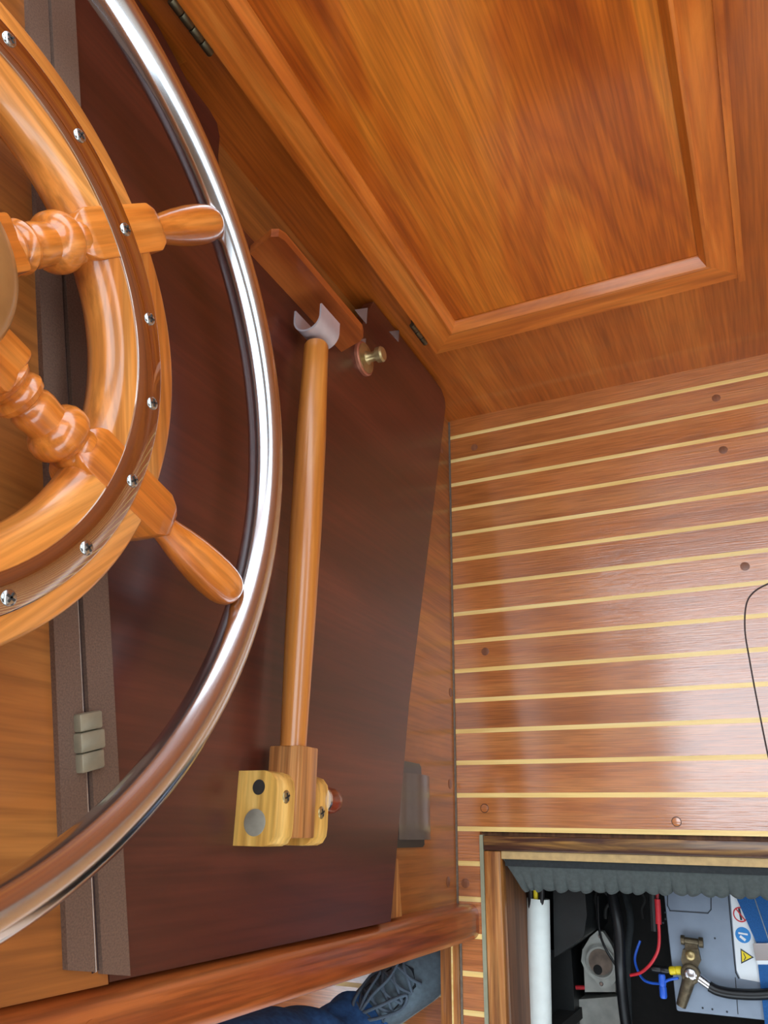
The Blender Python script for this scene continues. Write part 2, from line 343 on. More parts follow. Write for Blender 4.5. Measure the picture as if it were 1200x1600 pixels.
ce = thing('ceiling', (.5, -1.2, 2.1), 'warm beige cabin roof with an open hatch', 'ceiling', kind='structure')
ox0, ox1, oy0, oy1 = .18, 1.30, -.95, .02
bm = bmesh.new()
for a, b in (((-1.35, -2.65, 2.1), (ox0, YW + .1, 2.14)), ((ox1, -2.65, 2.1), (1.95, YW + .1, 2.14)), ((ox0, -2.65, 2.1), (ox1, oy0, 2.14)), ((ox0, oy1, 2.1), (ox1, YW + .1, 2.14))): add_box(bm, a, b)
finish('headliner', bm, white_paint, ce)
n = 0
for (x, y) in ((-1.33, -2.62), (1.9, -2.62), (1.9, YW), (.0, YW), (.6, -2.62), (1.9, -1.3)):
    n += 1; box('pillar', (x - .0, y, 1.0), (x + .04, y + .03, 2.1), teak_fz, ce)
# ------------------------------------------------------------------ steering wheel
WC = Vector((.13, -.514, 1.289)); FX = .129                      # hub axis along x, front face plane
wh = thing('steering_wheel', (.0475, WC.y, WC.z), 'six-spoked varnished wooden steering wheel with a shiny steel outer rim', 'steering wheel')
SP = [math.radians(-46.7 + 60 * k) for k in range(6)]
def wp(r, th, x): return Vector((x, WC.y + r * math.cos(th), WC.z + r * math.sin(th)))
def add_rev(bm, prof, t0, t1, n, closed=False):
    rings = [[bm.verts.new(wp(r, t0 + (t1 - t0) * i / n, x)) for r, x in prof] for i in range(n if closed else n + 1)]
    m = len(prof); cnt = len(rings)
    for i in range(cnt if closed else cnt - 1):
        a, b = rings[i], rings[(i + 1) % cnt]
        for j in range(m): bm.faces.new((a[j], a[(j + 1) % m], b[(j + 1) % m], b[j]))
    if not closed: bm.faces.new(rings[0][::-1]); bm.faces.new(rings[-1])
B0 = FX - .001
ring_prof = [(.1945, B0), (.1925, B0 - .0012), (.187, B0 - .004), (.1825, B0 - .010), (.1805, B0 - .018), (.181, B0 - .026), (.185, B0 - .034), (.192, B0 - .039), (.25, B0 - .039), (.2545, B0 - .036), (.256, B0 - .031), (.256, B0 - .005), (.2545, B0 - .0015), (.252, B0)]
def turned(o, ang):      # turn a wheel part about the hub axis
    o.rotation_euler = (ang, 0, 0); return o
hwid = math.asin(.0165 / .22); bm = bmesh.new()
add_rev(bm, ring_prof, -PI / 2 - PI / 6 + hwid * .8, -PI / 2 + PI / 6 - hwid * .8, 26)
f0 = finish('felloe', bm, wheel_w, wh, 'auto'); turned(f0, SP[0] - PI / 6 + PI / 2)
for k in range(1, 6):
    f = f0.copy(); COL.objects.link(f); turned(f, SP[k] - PI / 6 + PI / 2)
bm = bmesh.new(); add_rev(bm, [(.2078, FX - .0025), (.2084, FX + .0004), (.2096, FX + .0010), (.2352, FX + .0010), (.2362, FX + .0004), (.2366, FX - .0025)], 0, 2 * PI, 144, True)
tag(finish('inlay_band', bm, mirror, wh, 'auto'), 'mirror-polished steel band let into the wheel face')
for k in range(18):
    th = SP[0] + math.radians(20 * k)
    screw('screw', wp(.2266, th, FX + .0012), (1, 0, 0), .0058, wh, ang=k * 1.3)
# spokes: turned baluster, square block across the rim, handle
prof_t = [(.055, .020), (.100, .020), (.104, .0222), (.108, .0205), (.110, .0170), (.1125, .0165), (.1145, .0196), (.119, .0212), (.1235, .0196), (.1255, .0160), (.128, .0158), (.131, .0176), (.137, .0182), (.1445, .0172), (.1485, .0174), (.1515, .0215), (.156, .0246), (.162, .0256), (.167, .0250), (.1705, .0228), (.1725, .0196), (.175, .0190), (.178, .0205), (.182, .0205)]
prof_h = [(.276, .0090), (.285, .0118), (.290, .0122), (.298, .0132), (.311, .0156), (.330, .0182), (.350, .0198), (.366, .0203), (.380, .0198), (.390, .0182), (.3975, .0150), (.4015, .0100), (.403, .0035)]
d = Vector((0, 0, 1)); side = Vector((0, -1, 0)); base = Vector((FX - .0208, WC.y, WC.z))
bm = bmesh.new(); add_lathe(bm, base, d, prof_t, 36); s0 = finish('spoke', bm, spoke_w, wh, 'auto')
def block(r0, r1, w, wx, c0, f0_, c1, f1_, nm, par, mat):
    bm = bmesh.new(); rows = []
    for r, f, fx in ((r0, f0_, .72), (r0 + c0 * .45, (f0_ + 2) / 3, .90), (r0 + c0, 1, 1), (r1 - c1, 1, 1), (r1 - c1 * .4, (f1_ + 1) / 2 - .02, .98), (r1, f1_, .86)):
        rows.append([bm.verts.new(base + d * r + Vector((1, 0, 0)) * (sx * wx * fx) + side * ss * w * f) for sx, ss in ((1, 1), (-1, 1), (-1, -1), (1, -1))])
    for a_, b_ in zip(rows, rows[1:]):
        for i in range(4): bm.faces.new((a_[i], a_[(i + 1) % 4], b_[(i + 1) % 4], b_[i]))
    bm.faces.new(rows[0][::-1]); bm.faces.new(rows[-1])
    bevel(bm, .0014, 2)
    return finish(nm, bm, mat, par, 'auto')
block(.060, .1045, .0215, .0205, .004, .7, .004, .8, 'square_block', s0, spoke_w)
block(.1745, .2885, .0218, .0208, .012, .62, .016, .50, 'square_block', s0, spoke_w)
bm = bmesh.new(); add_lathe(bm, base + Vector((.006, 0, 0)), d, prof_h, 28); finish('handle', bm, spoke_w, s0, True)
turned(s0, SP[0] - PI / 2)
for k in range(1, 6):
    s_ = s0.copy(); COL.objects.link(s_); turned(s_, SP[k] - PI / 2)
    for c in list(s0.children):
        q = c.copy(); COL.objects.link(q); q.parent = s_
hb = lathe('hub', (.07, WC.y, WC.z), (1, 0, 0), [(0, .07), (.055, .072), (.062, .070), (.064, .066)], wheel_w, wh, 48)
tag(lathe('hub_cap', (.133, WC.y, WC.z), (1, 0, 0), [(0, .0700), (.006, .0725), (.012, .0720), (.018, .0680), (.023, .060), (.027, .045), (.029, .02), (.0295, .002)], bronze, hb, 64, True), 'dull bronze hub cap')
lathe('shaft', (.0475, WC.y, WC.z), (1, 0, 0), [(0, .05), (.006, .05), (.008, .03), (.03, .03)], dull_steel, wh, 32)
RC = Vector((.115, -.5166, 1.2766)); RR, rt = .4105, .0187
bm = bmesh.new(); nt, ns = 160, 24
rings = []
for i in range(nt):
    t = 2 * PI * i / nt; c = RC + Vector((0, math.cos(t), math.sin(t))) * RR
    rings.append([bm.verts.new(c + (Vector((0, math.cos(t), math.sin(t))) * math.cos(2 * PI * j / ns) + Vector((1, 0, 0)) * math.sin(2 * PI * j / ns)) * rt) for j in range(ns)])
for i in range(nt):
    a_, b_ = rings[i], rings[(i + 1) % nt]
    for j in range(ns): bm.faces.new((a_[j], a_[(j + 1) % ns], b_[(j + 1) % ns], b_[j]))
tag(finish('outer_rim', bm, steel, wh, True), 'polished stainless steel tube rim')

# ------------------------------------------------------------------ dark folding panel
PX = .045
pn = thing('folding_panel', (PX - .02, -.45, .14), 'dark mahogany fold-down panel hanging below the brown hinge', 'panel')
def Q(u, v, x=PX): p = on_x(u, v, x); return (p.y, p.z)
g0 = on_x(99, 0, HX); ga = on_h(g0, .036); gb = on_h(g0, YP + .004)
out = [(ga.y, ga.z), (.036, 1.06), (.024, 1.03), (.010, 1.00), (.008, .955), (.002, .938), (-.014, .930), (-.045, .928), (-.095, .915), (-.112, .89), (-.112, .565), (-.09, .548), (.0, .505), (.036, .485), (.036, .20), (.034, .160), (.022, .140), (.004, .134), (-.040, .146), (-.652, .322), (YP + .004, .383), (gb.y, gb.z)]
prism('panel_board', [(PX, y, z) for y, z in out], (-.020, 0, 0), mahog, pn, .0012)
# short vertical board standing out from the panel
fin = [(PX - .001, .845), (.088, .860), (.097, .856), (.1005, .846), (.1005, .628), (.096, .614), (.086, .606), (PX - .001, .592)]
prism('grip_board', [(x, -.137, z) for x, z in fin], (0, .013, 0), fin_w, pn, .003)
kb = lathe('turn_knob', (PX - .001, -.107, .520), (1, 0, 0), [(0, .030), (.006, .030), (.008, .028)], copper, pn, 32)
lathe('knob_button', (PX + .006, -.107, .520), (1, 0, 0), [(0, .026), (.002, .026), (.004, .012), (.009, .0085), (.020, .0085), (.022, .0130), (.031, .0135), (.034, .011), (.0345, .002)], brass, kb, 28)
plain_triangle = plain('triangle_grey', (124, 104, 100), .5, var=.05)  # thin pale grey triangles laid on the panel front
def triangle(pts, nm='pale_triangle'):
    return prism(nm, [(PX - .0003, ) + Q(u, v) for u, v in pts], (.0012, 0, 0), plain_triangle, pn)
triangle([(554, 484), (574, 481), (572, 506)]); triangle([(608, 518), (623, 516), (622, 534)]); triangle([(559, 531), (571, 529), (570, 545)])
prism('back_batten', [(PX - .0205, y, z) for y, z in ((-.885, .316), (-.885, .39), (YP + .003, .42), (YP + .003, .300))], (-.018, 0, 0), sill_w, pn)
# long brown hinge: two battens with a slot between them, knuckles in the slot
dark_slot = plain('slot_brown', (52, 30, 26), .7)
hg = thing('long_hinge', (HX, -.45, 1.05), 'pair of speckled brown hinge battens running above the dark panel', 'hinge')
def batten(l0, r0, l1, r1, x0, x1, nm):
    A, B, C_, D = on_x(l0, 0, x1), on_x(r0, 0, x1), on_x(r1[0], r1[1], x1), on_x(l1[0], l1[1], x1)
    dl = (D - A).normalized(); dr = (C_ - B).normalized()
    A2 = A + dl * ((YW - .006 - A.y) / dl.y); B2 = B + dr * ((YW - .006 - B.y) / dr.y)
    return prism(nm, [(x1, p.y, p.z) for p in (A2, B2, C_, D)], (x0 - x1, 0, 0), batten_m, hg, .003)
batten(44, 75, (106, 1516), (150, 1519), .0465, .052, 'batten'); batten(80, 117, (161, 1522), (204, 1525), PX - .001, .052, 'batten')
e0, e1_ = on_x(77, 0, .047), on_x(154, 1515, .047); dd = (e1_ - e0); e0 = e0 - dd * .05
bm = bmesh.new(); add_tube(bm, [e0 + hperp * .0035, e1_ + hperp * .0035], .0018, 10); finish('hinge_rod', bm, dull_steel, hg, 'auto')
box_ = [e0 + hperp * .007, e0 - hperp * .007, e1_ - hperp * .007, e1_ + hperp * .007]
prism('slot_liner', [(.0478, p.y, p.z) for p in box_], (-.0025, 0, 0), dark_slot, hg)
pale_kn = plain('pale_knuckle', (158, 148, 124), .38, metal=.45, var=.12); 
def knuckle(v0, v1):
    for k, (a_, b_) in enumerate(((0, .31), (.32, .66), (.67, 1))):
        va, vb = v0 + (v1 - v0) * a_, v0 + (v1 - v0) * b_
        ua, ub = 77 + va * .0508 + 2, 77 + vb * .0508 + 2
        p, q = on_x(ua, va, .054), on_x(ub, vb, .054); w = hperp * (.0135 if k == 1 else .0125); t = Vector((.0065 if k == 1 else .0055, 0, 0))
        bm = bmesh.new(); add_hexa(bm, [p - w - t, p + w - t, q + w - t, q - w - t, p - w + t, p + w + t, q + w + t, q - w + t]); bevel(bm, .002, 2)
        finish('knuckle', bm, pale_kn, hg, 'auto')
knuckle(1113, 1204); knuckle(330, 410)

# ------------------------------------------------------------------ prop leg folded against the panel
pl_ = thing('prop_leg', (PX, -.82, .66), 'hinged wooden prop leg with a steel fork, folded along the dark panel', 'prop')
SXc, SZc = .081, .7245
bm = bmesh.new(); add_lathe(bm, (SXc, -.215, SZc), (0, -1, 0), [(0, .0150), (.004, .0172), (.05, .0178), (.15, .0200), (.28, .0202), (.42, .0178), (.5425, .0150)], 28); finish('stick', bm, stick_w, pl_, 'auto')
# cheeks
def cheek(z0, z1, nm='cheek'):
    pts = [(PX, -.786), (PX, -.861), (.083, -.861), (.090, -.858), (.0945, -.851), (.0955, -.842), (.0955, -.806), (.0935, -.796), (.0875, -.789), (.078, -.786)]
    return prism(nm, [(x, y, z0) for x, y in pts], (0, 0, z1 - z0), oak, pl_, .0015)
ck = cheek(.7385, .7745); ck2 = cheek(.6640, .6965)
box('tongue', (.058, -.853, .6970), (.098, -.757, .7380), oak_d, pl_, .0015)
screw('screw', (.0957, -.812, .756), (1, 0, 0), .0068, pl_, brass); screw('screw', (.0957, -.826, .680), (1, 0, 0), .0068, pl_, brass)
lathe('bolt_end', (.0705, -.838, .7735), (0, 0, 1), [(0, .0135), (.0014, .0135), (.0018, .0125)], plain('bolt_grey', (150, 142, 126), .6, metal=.2, var=.15), pl_, 28)
lathe('peg_hole', (.0725, -.803, .7735), (0, 0, 1), [(0, .0078), (.0013, .0078)], slot_m, pl_, 24)
lathe('lock_knob', (.084, -.812, .6640), (0, 0, -1), [(0, .011), (.006, .011), (.007, .0125), (.020, .0150), (.030, .0140), (.036, .0095), (.038, .003)], red_w, pl_, 24)
lathe('washer', (.084, -.812, .6645), (0, 0, -1), [(0, .0155), (.004, .0155)], dull_steel, pl_, 24)
# U-shaped fork, open towards the cupboard wall, axis upright
bm = bmesh.new(); ri, ro = .0195, .0222; zt, zb = .752, .700; cy = -.188; U = []
n = 18
oute = [(SXc + ro, cy + .017)] + [(SXc + ro * math.cos(-PI * i / n), cy + ro * math.sin(-PI * i / n)) for i in range(n + 1)] + [(SXc - ro, cy + .017)]
inne = [(SXc - ri, cy + .017)] + [(SXc - ri * math.cos(PI * i / n), cy - ri * math.sin(PI * i / n)) for i in range(n + 1)] + [(SXc + ri, cy + .017)]
add_prism(bm, [(x, y, zb) for x, y in oute + inne], (0, 0, zt - zb)); finish('fork', bm, fork_m, pl_, 'auto')

# ------------------------------------------------------------------ cupboard door on the side wall
dr = thing('cupboard_door', (.37, YW, .275), 'framed teak cupboard door with mitred mouldings and brass hinges', 'cupboard door')
X0, X1, Z0, Z1 = .093, .646, .304, 1.245; fw = .052; th = .024; yf = YW - th
def mem(pts, nm, mat): return prism(nm, [(x, yf, z) for x, z in pts], (0, th + .001, 0), mat, dr, .0022)
mem([(X0, Z0), (X0 + fw, Z0 + fw), (X0 + fw, Z1 - fw), (X0, Z1)], 'stile', teak_fz)
mem([(X1, Z0), (X1, Z1), (X1 - fw, Z1 - fw), (X1 - fw, Z0 + fw)], 'stile', teak_fz)
mem([(X0, Z0), (X1, Z0), (X1 - fw, Z0 + fw), (X0 + fw, Z0 + fw)], 'rail', teak_fx)
mem([(X0, Z1), (X0 + fw, Z1 - fw), (X1 - fw, Z1 - fw), (X1, Z1)], 'rail', teak_fx)
i0, i1, j0, j1 = X0 + fw, X1 - fw, Z0 + fw, Z1 - fw
box('panel', (i0 - .004, YW - .006, j0 - .004), (i1 + .004, YW, j1 + .004), teak_v, dr)
# moulding: rounded bead along the inner edge, slightly proud of the frame
def mould(p, q, inward, mat):
    p, q, inw = Vector(p), Vector(q), Vector(inward); d = (q - p).normalized(); prof = [(-.004, -.0005), (-.004, .0012), (-.001, .0022), (.0015, .0018), (.0105, -.0120), (.0120, -.0155), (.0120, -.0175), (-.004, -.0175)]
    bm = bmesh.new(); A = []; Bv = []
    for a_, b_ in prof:
        A.append(bm.verts.new(p + inw * a_ + d * a_ + Vector((0, -b_, 0)))); Bv.append(bm.verts.new(q + inw * a_ - d * a_ + Vector((0, -b_, 0))))
    m = len(prof)
    for i in range(m): bm.faces.new((A[i], A[(i + 1) % m], Bv[(i + 1) % m], Bv[i]))
    bm.faces.new(A); bm.faces.new(Bv[::-1]); finish('moulding', bm, mat, dr, 'auto')
mould((i0, yf, j0), (i1, yf, j0), (0, 0, 1), teak_fx); mould((i0, yf, j1), (i1, yf, j1), (0, 0, -1), teak_fx)
mould((i0, yf, j0), (i0, yf, j1), (1, 0, 0), teak_fz); mould((i1, yf, j0), (i1, yf, j1), (-1, 0, 0), teak_fz)
# narrow raised bead on the outer edge of the right stile
prism('edge_bead', [(X1 - .009, yf - .006, Z0 - .004), (X1 + .0015, yf - .006, Z0 - .004), (X1 + .0015, yf - .006, Z1), (X1 - .009, yf - .006, Z1)], (0, .0065, 0), teak_fz, dr, .0015)
def door_hinge(z0, z1, nk):
    h = box('hinge', (X0 - .004, yf - .001, z0), (X0 - .0002, YW - .001, z1), dark_brass, dr)
    for k in range(nk):
        a_, b_ = z0 + (z1 - z0) * k / nk, z0 + (z1 - z0) * (k + .93) / nk
        lathe('knuckle', (X0 - .003, yf - .0045, a_), (0, 0, 1), [(0, .0045), (.001, .005), (b_ - a_ - .001, .005), (b_ - a_, .0045)], dark_brass, h, 14)
door_hinge(.352, .418, 3); door_hinge(1.012, 1.086, 4)
prism('wall_plug', [on_y(398 + 6 * math.cos(t), 300 + 8 * math.sin(t), YW) for t in [k * PI / 6 for k in range(12)]], (0, -.0004, 0), plug_w, ws)

# ------------------------------------------------------------------ black latch cover on the bulkhead
vt = thing('latch_cover', (0, -.80, .14), 'black plastic latch cover half hidden under the dark panel', 'cover')
prism('back_box', [(0, -.737, .300), (0, -.737, .208), (0, -.742, .200), (0, -.866, .186), (0, -.870, .194), (0, -.870, .300)], (.014, 0, 0), black_pl, vt, .003)
bm = bmesh.new(); rows = []
for k in range(9):
    t = k / 8; z = .182 + t * .12; x = .018 + .010 * math.sin(PI * min(t * 1.1 + .12, 1)); rows.append([bm.verts.new(p) for p in ((.006, -.756, z), (x, -.756, z), (x, -.858, z - .004), (.006, -.858, z - .004))])
for a_, b_ in zip(rows, rows[1:]):
    for i in range(4): bm.faces.new((a_[i], a_[(i + 1) % 4], b_[(i + 1) % 4], b_[i]))
bm.faces.new(rows[0][::-1]); bm.faces.new(rows[-1]); finish('flap', bm, flap_pl, vt, 'auto')

# ------------------------------------------------------------------ open floor hatch with its well
hf = thing('hatch_frame', (.06, -.87, 0), 'worn wooden frame of the open floor hatch', 'hatch frame')
box('edge_strip', (.0475, HY1, -.012), (.0545, HY0 + .001, .002), greystrip, hf)
box('top_trim', (.0548, -.877, -.03), (.78, HY0, .003), worn_dark, hf, .003)
box('frame_board', (.0548, HY1, -.03), (.0865, -.8775, .001), sill_w, hf, .002)
box('frame_board', (.7565, HY1, -.03), (.7800, -.8775, .001), sill_w, hf, .002); box('frame_board', (.0868, HY1, -.03), (.7562, HY1 + .03, .001), sill_w, hf, .002)
box('side_board', (.0660, HY1, -.19), (.0862, -.878, -.031), inner_w, hf)
box('lip_strip', (.0875, -.8905, -.022), (.7562, -.8775, -.004), lip_m, hf)
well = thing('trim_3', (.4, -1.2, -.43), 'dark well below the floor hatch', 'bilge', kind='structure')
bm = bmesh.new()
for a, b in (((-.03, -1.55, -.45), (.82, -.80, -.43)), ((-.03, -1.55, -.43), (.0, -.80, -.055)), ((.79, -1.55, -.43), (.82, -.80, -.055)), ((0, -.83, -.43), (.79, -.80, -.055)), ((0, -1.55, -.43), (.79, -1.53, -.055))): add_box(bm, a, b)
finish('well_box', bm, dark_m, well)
# scalloped foam strip under the hatch lip
bm = bmesh.new(); nx = 260; cols = []
fx0, fx1 = .088, .755
for i in range(nx + 1):
    x = fx0 + (fx1 - fx0) * i / nx; ph = (x - fx0) / .0225; s_ = abs(math.sin(PI * ph)) ** .55
    yend = -.9335 - .0062 * s_ - .0015 * math.sin(i * .37) - max(0, .02 * (1 - (x - fx0) / .3)) * .25
    dx = .030 * min(1, max(0, 1 - (x - fx0) / .06))     # slanted left end
    row = []
    for t, z, amp in ((0, -.012, 0), (.18, -.0125, 0), (.45, -.015, .0005), (.72, -.018, .0035), (.92, -.022, .006), (1, -.029, .006), (1, -.040, .003), (.6, -.044, 0), (0, -.036, 0)):
        row.append(bm.verts.new((x + dx * t, -.8908 + (yend + .8908) * t, z + amp * (s_ - .6))))
    cols.append(row)
for a_, b_ in zip(cols, cols[1:]):
    m = len(a_)
    for j in range(m): bm.faces.new((a_[j], a_[(j + 1) % m], b_[(j + 1) % m], b_[j]))
bm.faces.new(cols[0]); bm.faces.new(cols[-1][::-1])
fo = finish('foam_strip', bm, foam, None, 'auto'); tag(fo, 'grey scalloped foam strip along the upper edge of the hatch', 'foam strip')
box('glue_band', (.092, -.9025, -.0145), (.75, -.8910, -.0105), foam_d, fo)
def flat(pix, z, h, nm, mat, par, bev=0): return prism(nm, [on_z(u, v, z) for u, v in pix], (0, 0, -h), mat, par, bev)
# white conduit with its cable
cn = thing('cable_conduit', on_z(842, 1410, -.43), 'white plastic conduit along the left side of the hatch', 'conduit')
c0, c1 = on_z(841, 1404, -.165), on_z(844, 1640, -.165); c1 = c0 + (c1 - c0) * ((-1.50 - c0.y) / (c1.y - c0.y))
bm = bmesh.new(); add_tube(bm, [c0, c1], .0222, 24); finish('pipe', bm, white_pl, cn, 'auto')
tube('yellow_cable', [on_z(836, 1366, -.150), on_z(837, 1400, -.150), on_z(838, 1430, -.155)], .0045, yel_m, cn); tube('black_cable', [on_z(828, 1366, -.150), on_z(829, 1400, -.150), on_z(831, 1430, -.155)], .006, black_cable, cn); tube('black_cable', [on_z(847, 1366, -.150), on_z(846, 1400, -.150), on_z(845, 1430, -.155)], .006, black_cable, cn)
box('clip', (.092, -1.20, -.43), (.13, -1.18, -.187), dark_m, cn)
# black sheet boxes
bx1 = flat([(864, 1372), (912, 1372), (917, 1430), (912, 1462), (890, 1480), (866, 1496)], -.20, .23, 'cable_box', black_box, None, .006); tag(bx1, 'scuffed black box beside the top of the white conduit', 'box')
bx2 = flat([(860, 1485), (892, 1480), (896, 1540), (899, 1640), (858, 1640)], -.33, .10, 'floor_block', black_box, None, .004); tag(bx2, 'low black block below the scuffed black box', 'block')
# pump
pm = thing('bilge_pump', on_z(940, 1540, -.43), 'dirty white pump body with an oval flange in the hatch', 'pump')
def disc_pts(cu, cv, pts, z): return [on_z(cu + a, cv + b, z) for a, b in pts]
prism('flange', [on_z(u, v, -.315) for u, v in ((934, 1454), (942, 1456), (955, 1476), (966, 1500), (968, 1524), (958, 1538), (946, 1546), (938, 1545), (930, 1532), (915, 1518), (908, 1502), (910, 1484), (922, 1464))], (0, 0, -.022), dirty_white, pm, .005)
cc = on_z(938, 1503, -.314)
lathe('bowl_rim', cc, (0, 0, 1), [(-.02, .030), (.004, .030), (.006, .027), (.003, .0245), (.0005, .024)], dirty_white, pm, 36)
lathe('bowl', cc + Vector((0, 0, .0008)), (0, 0, 1), [(0, .0235), (.0006, .023)], plain('stained_bowl', (120, 104, 92), .35, var=.35, nscale=50), pm, 36)
lathe('bowl_spot', cc + Vector((-.006, -.014, .0016)), (0, 0, 1), [(0, .009), (.0006, .008)], dark_m, pm, 18)
prism('neck', [on_z(u, v, -.336) for u, v in ((912, 1500), (960, 1498), (962, 1550), (914, 1550))], (0, 0, -.093), dirty_white, pm, .006)
prism('body', [on_z(u, v, -.375) for u, v in ((900, 1562), (978, 1556), (984, 1650), (904, 1650))], (0, 0, -.054), dirty_white, pm, .006)
for (u, v) in ((938, 1463), (940, 1537)): lathe('bolt', on_z(u, v, -.314), (0, 0, 1), [(0, .004), (.003, .004), (.004, .003)], dull_steel, pm, 12)
lathe('red_clip', on_z(900, 1543, -.342), (on_z(935, 1543, -.342) - on_z(900, 1543, -.342)), [(0, .004), (.045, .004)], red_m, pm, 10)
# cables and wires
def cable(nm, pix, r, mat, label, cat='cable', n=12):
    bm = bmesh.new(); add_tube(bm, spline([on_z(u, v, z) for u, v, z in pix], 10), r, n); o = finish(nm, bm, mat, None, 'auto'); return tag(o, label, cat)
cable('battery_cable', [(952, 1355, -.25), (957, 1400, -.235), (966, 1450, -.225), (969, 1510, -.23), (974, 1570, -.26), (985, 1650, -.30), (1000, 1760, -.38), (1010, 1900, -.41)], .0105, black_cable, 'thick shiny black cable running over the pump flange')
cable('battery_cable', [(966, 1355, -.30), (978, 1400, -.29), (985, 1440, -.28), (980, 1500, -.29), (984, 1650, -.33)], .007, foam_d, 'thinner grey-black cable just right of the thick black cable')
cable('thin_wire', [(934, 1400, -.27), (936, 1450, -.27), (945, 1480, -.275), (962, 1508, -.275)], .0026, black_cable, 'thin black wire crossing the pump flange', 'wire', 8)
cable('thin_wire', [(1030, 1370, -.17), (1027, 1402, -.17), (1030, 1470, -.175), (1022, 1498, -.18), (1004, 1518, -.19), (985, 1524, -.2)], .0028, red_m, 'red wire hanging beside the left edge of the battery', 'wire', 8)
cable('thin_wire', [(1060, 1528, -.185), (1045, 1531, -.19), (1030, 1537, -.20), (1005, 1530, -.22), (992, 1500, -.24), (1000, 1470, -.25)], .0024, blue_conn, 'thin blue wire looping left of the battery terminal', 'wire', 8)
o = cable('wire_sleeve', [(1027, 1405, -.165), (1028, 1418, -.165), (1028.5, 1430, -.165), (1029, 1444, -.165)], .0052, red_m, 'red sleeve around the red wire', 'sleeve', 10)
cable('wire_duct', [(1018, 1360, -.22), (1019, 1400, -.22), (1022, 1455, -.22)], .006, black_box, 'black duct along the upper left side of the battery', 'duct', 8)
random.seed(3)
for k, lab in enumerate(('dark wire tangle strand nearest the scuffed black box', 'dark wire strand lying behind the thick black cable', 'dark wire strand in the shadow left of the red wire')):
    u = (932, 950, 1003)[k]
    cable('loose_wire', [(u + random.uniform(-7, 7), 1375 + 15 * j, -.27 - .004 * j) for j in range(5)], .0035, dark_m, lab, 'wire', 8)
# battery
bt = thing('battery', on_z(1130, 1500, -.43), 'grey boxed battery with a white warning label', 'battery')
ZB = -.20
p0, p1 = on_z(1038, 1398, ZB), on_z(1056, 1580, ZB)
bx0, by1, by0 = p0.x + .002, p0.y + .035, p1.y
box('case', (bx0, by0 + .004, -.43), (.60, by1 - .004, ZB - .03), batt_m, bt, .006); box('lid', (bx0 - .003, by0, ZB - .03), (.603, by1, ZB), batt_m, bt, .004)
def line(pix, nm='seam', w=.0009, mat=None, par=None, z=ZB + .0005):
    P = [on_z(u, v, z) for u, v in pix]; bm = bmesh.new()
    for p, q in zip(P, P[1:]):
        d = (q - p).normalized(); n_ = Vector((-d.y, d.x, 0)) * w
        add_hexa(bm, [c + Vector((0, 0, h)) for h in (-.001, .0002) for c in (p - n_ - d * w, q - n_ + d * w, q + n_ + d * w, p + n_ - d * w)])
    return finish(nm, bm, mat or seam_m, par or bt)
line([(1043, 1396), (1043, 1415), (1047, 1423), (1106, 1427), (1111, 1421), (1111, 1400)]); line([(1138, 1396), (1142, 1440), (1148, 1505), (1150, 1520), (1154, 1528)], w=.0012); line([(1149, 1528), (1153, 1584)], w=.0007)
for (u, v) in ((1040, 1426), (1040, 1436), (1036, 1442), (1117, 1466), (1098, 1575), (1113, 1577), (1136, 1581)): lathe('pip', on_z(u, v, ZB), (0, 0, 1), [(-.001, .0017), (.0006, .0017)], seam_m, bt, 10)
lb = flat([(1141, 1398), (1215, 1396), (1215, 1540), (1157, 1529), (1151, 1516)], ZB + .0012, .002, 'label', lab_m, bt)
def ringd(u, v, r, w, mat):
    c = on_z(u, v, ZB + .0012); bm = bmesh.new(); n_ = 28
    for i in range(n_):
        a_, b_ = 2 * PI * i / n_, 2 * PI * (i + 1) / n_
        add_hexa(bm, [c + Vector((math.cos(t) * q, math.sin(t) * q, h)) for h in (0, .0004) for t, q in ((a_, r - w), (a_, r), (b_, r), (b_, r - w))])
    return finish('warning_mark', bm, mat, lb)
ringd(1157, 1429, .0125, .0022, red_m); line([(1150, 1420), (1164, 1438)], 'warning_mark', .0011, red_m, lb, ZB + .0016)
line([(1155, 1421), (1158, 1436)], 'warning_mark', .0018, seam_m, lb, ZB + .0013)
lathe('warning_mark', on_z(1161, 1461, ZB + .0012), (0, 0, 1), [(0, .0128), (.0004, .0128)], blue_m, lb, 28)
line([(1155, 1458), (1167, 1460)], 'warning_mark', .0014, lab_m, lb, ZB + .0019); line([(1158, 1464), (1163, 1468)], 'warning_mark', .0022, lab_m, lb, ZB + .0019)
flat([(1157, 1482), (1158, 1506), (1178, 1496)], ZB + .0019, .0006, 'warning_mark', seam_m, lb); flat([(1158.5, 1485), (1159.5, 1503), (1174.5, 1495.5)], ZB + .0022, .0006, 'warning_mark', yel_m, lb)
line([(1162, 1490), (1165, 1496), (1163, 1500)], 'warning_mark', .0007, seam_m, lb, ZB + .0025)
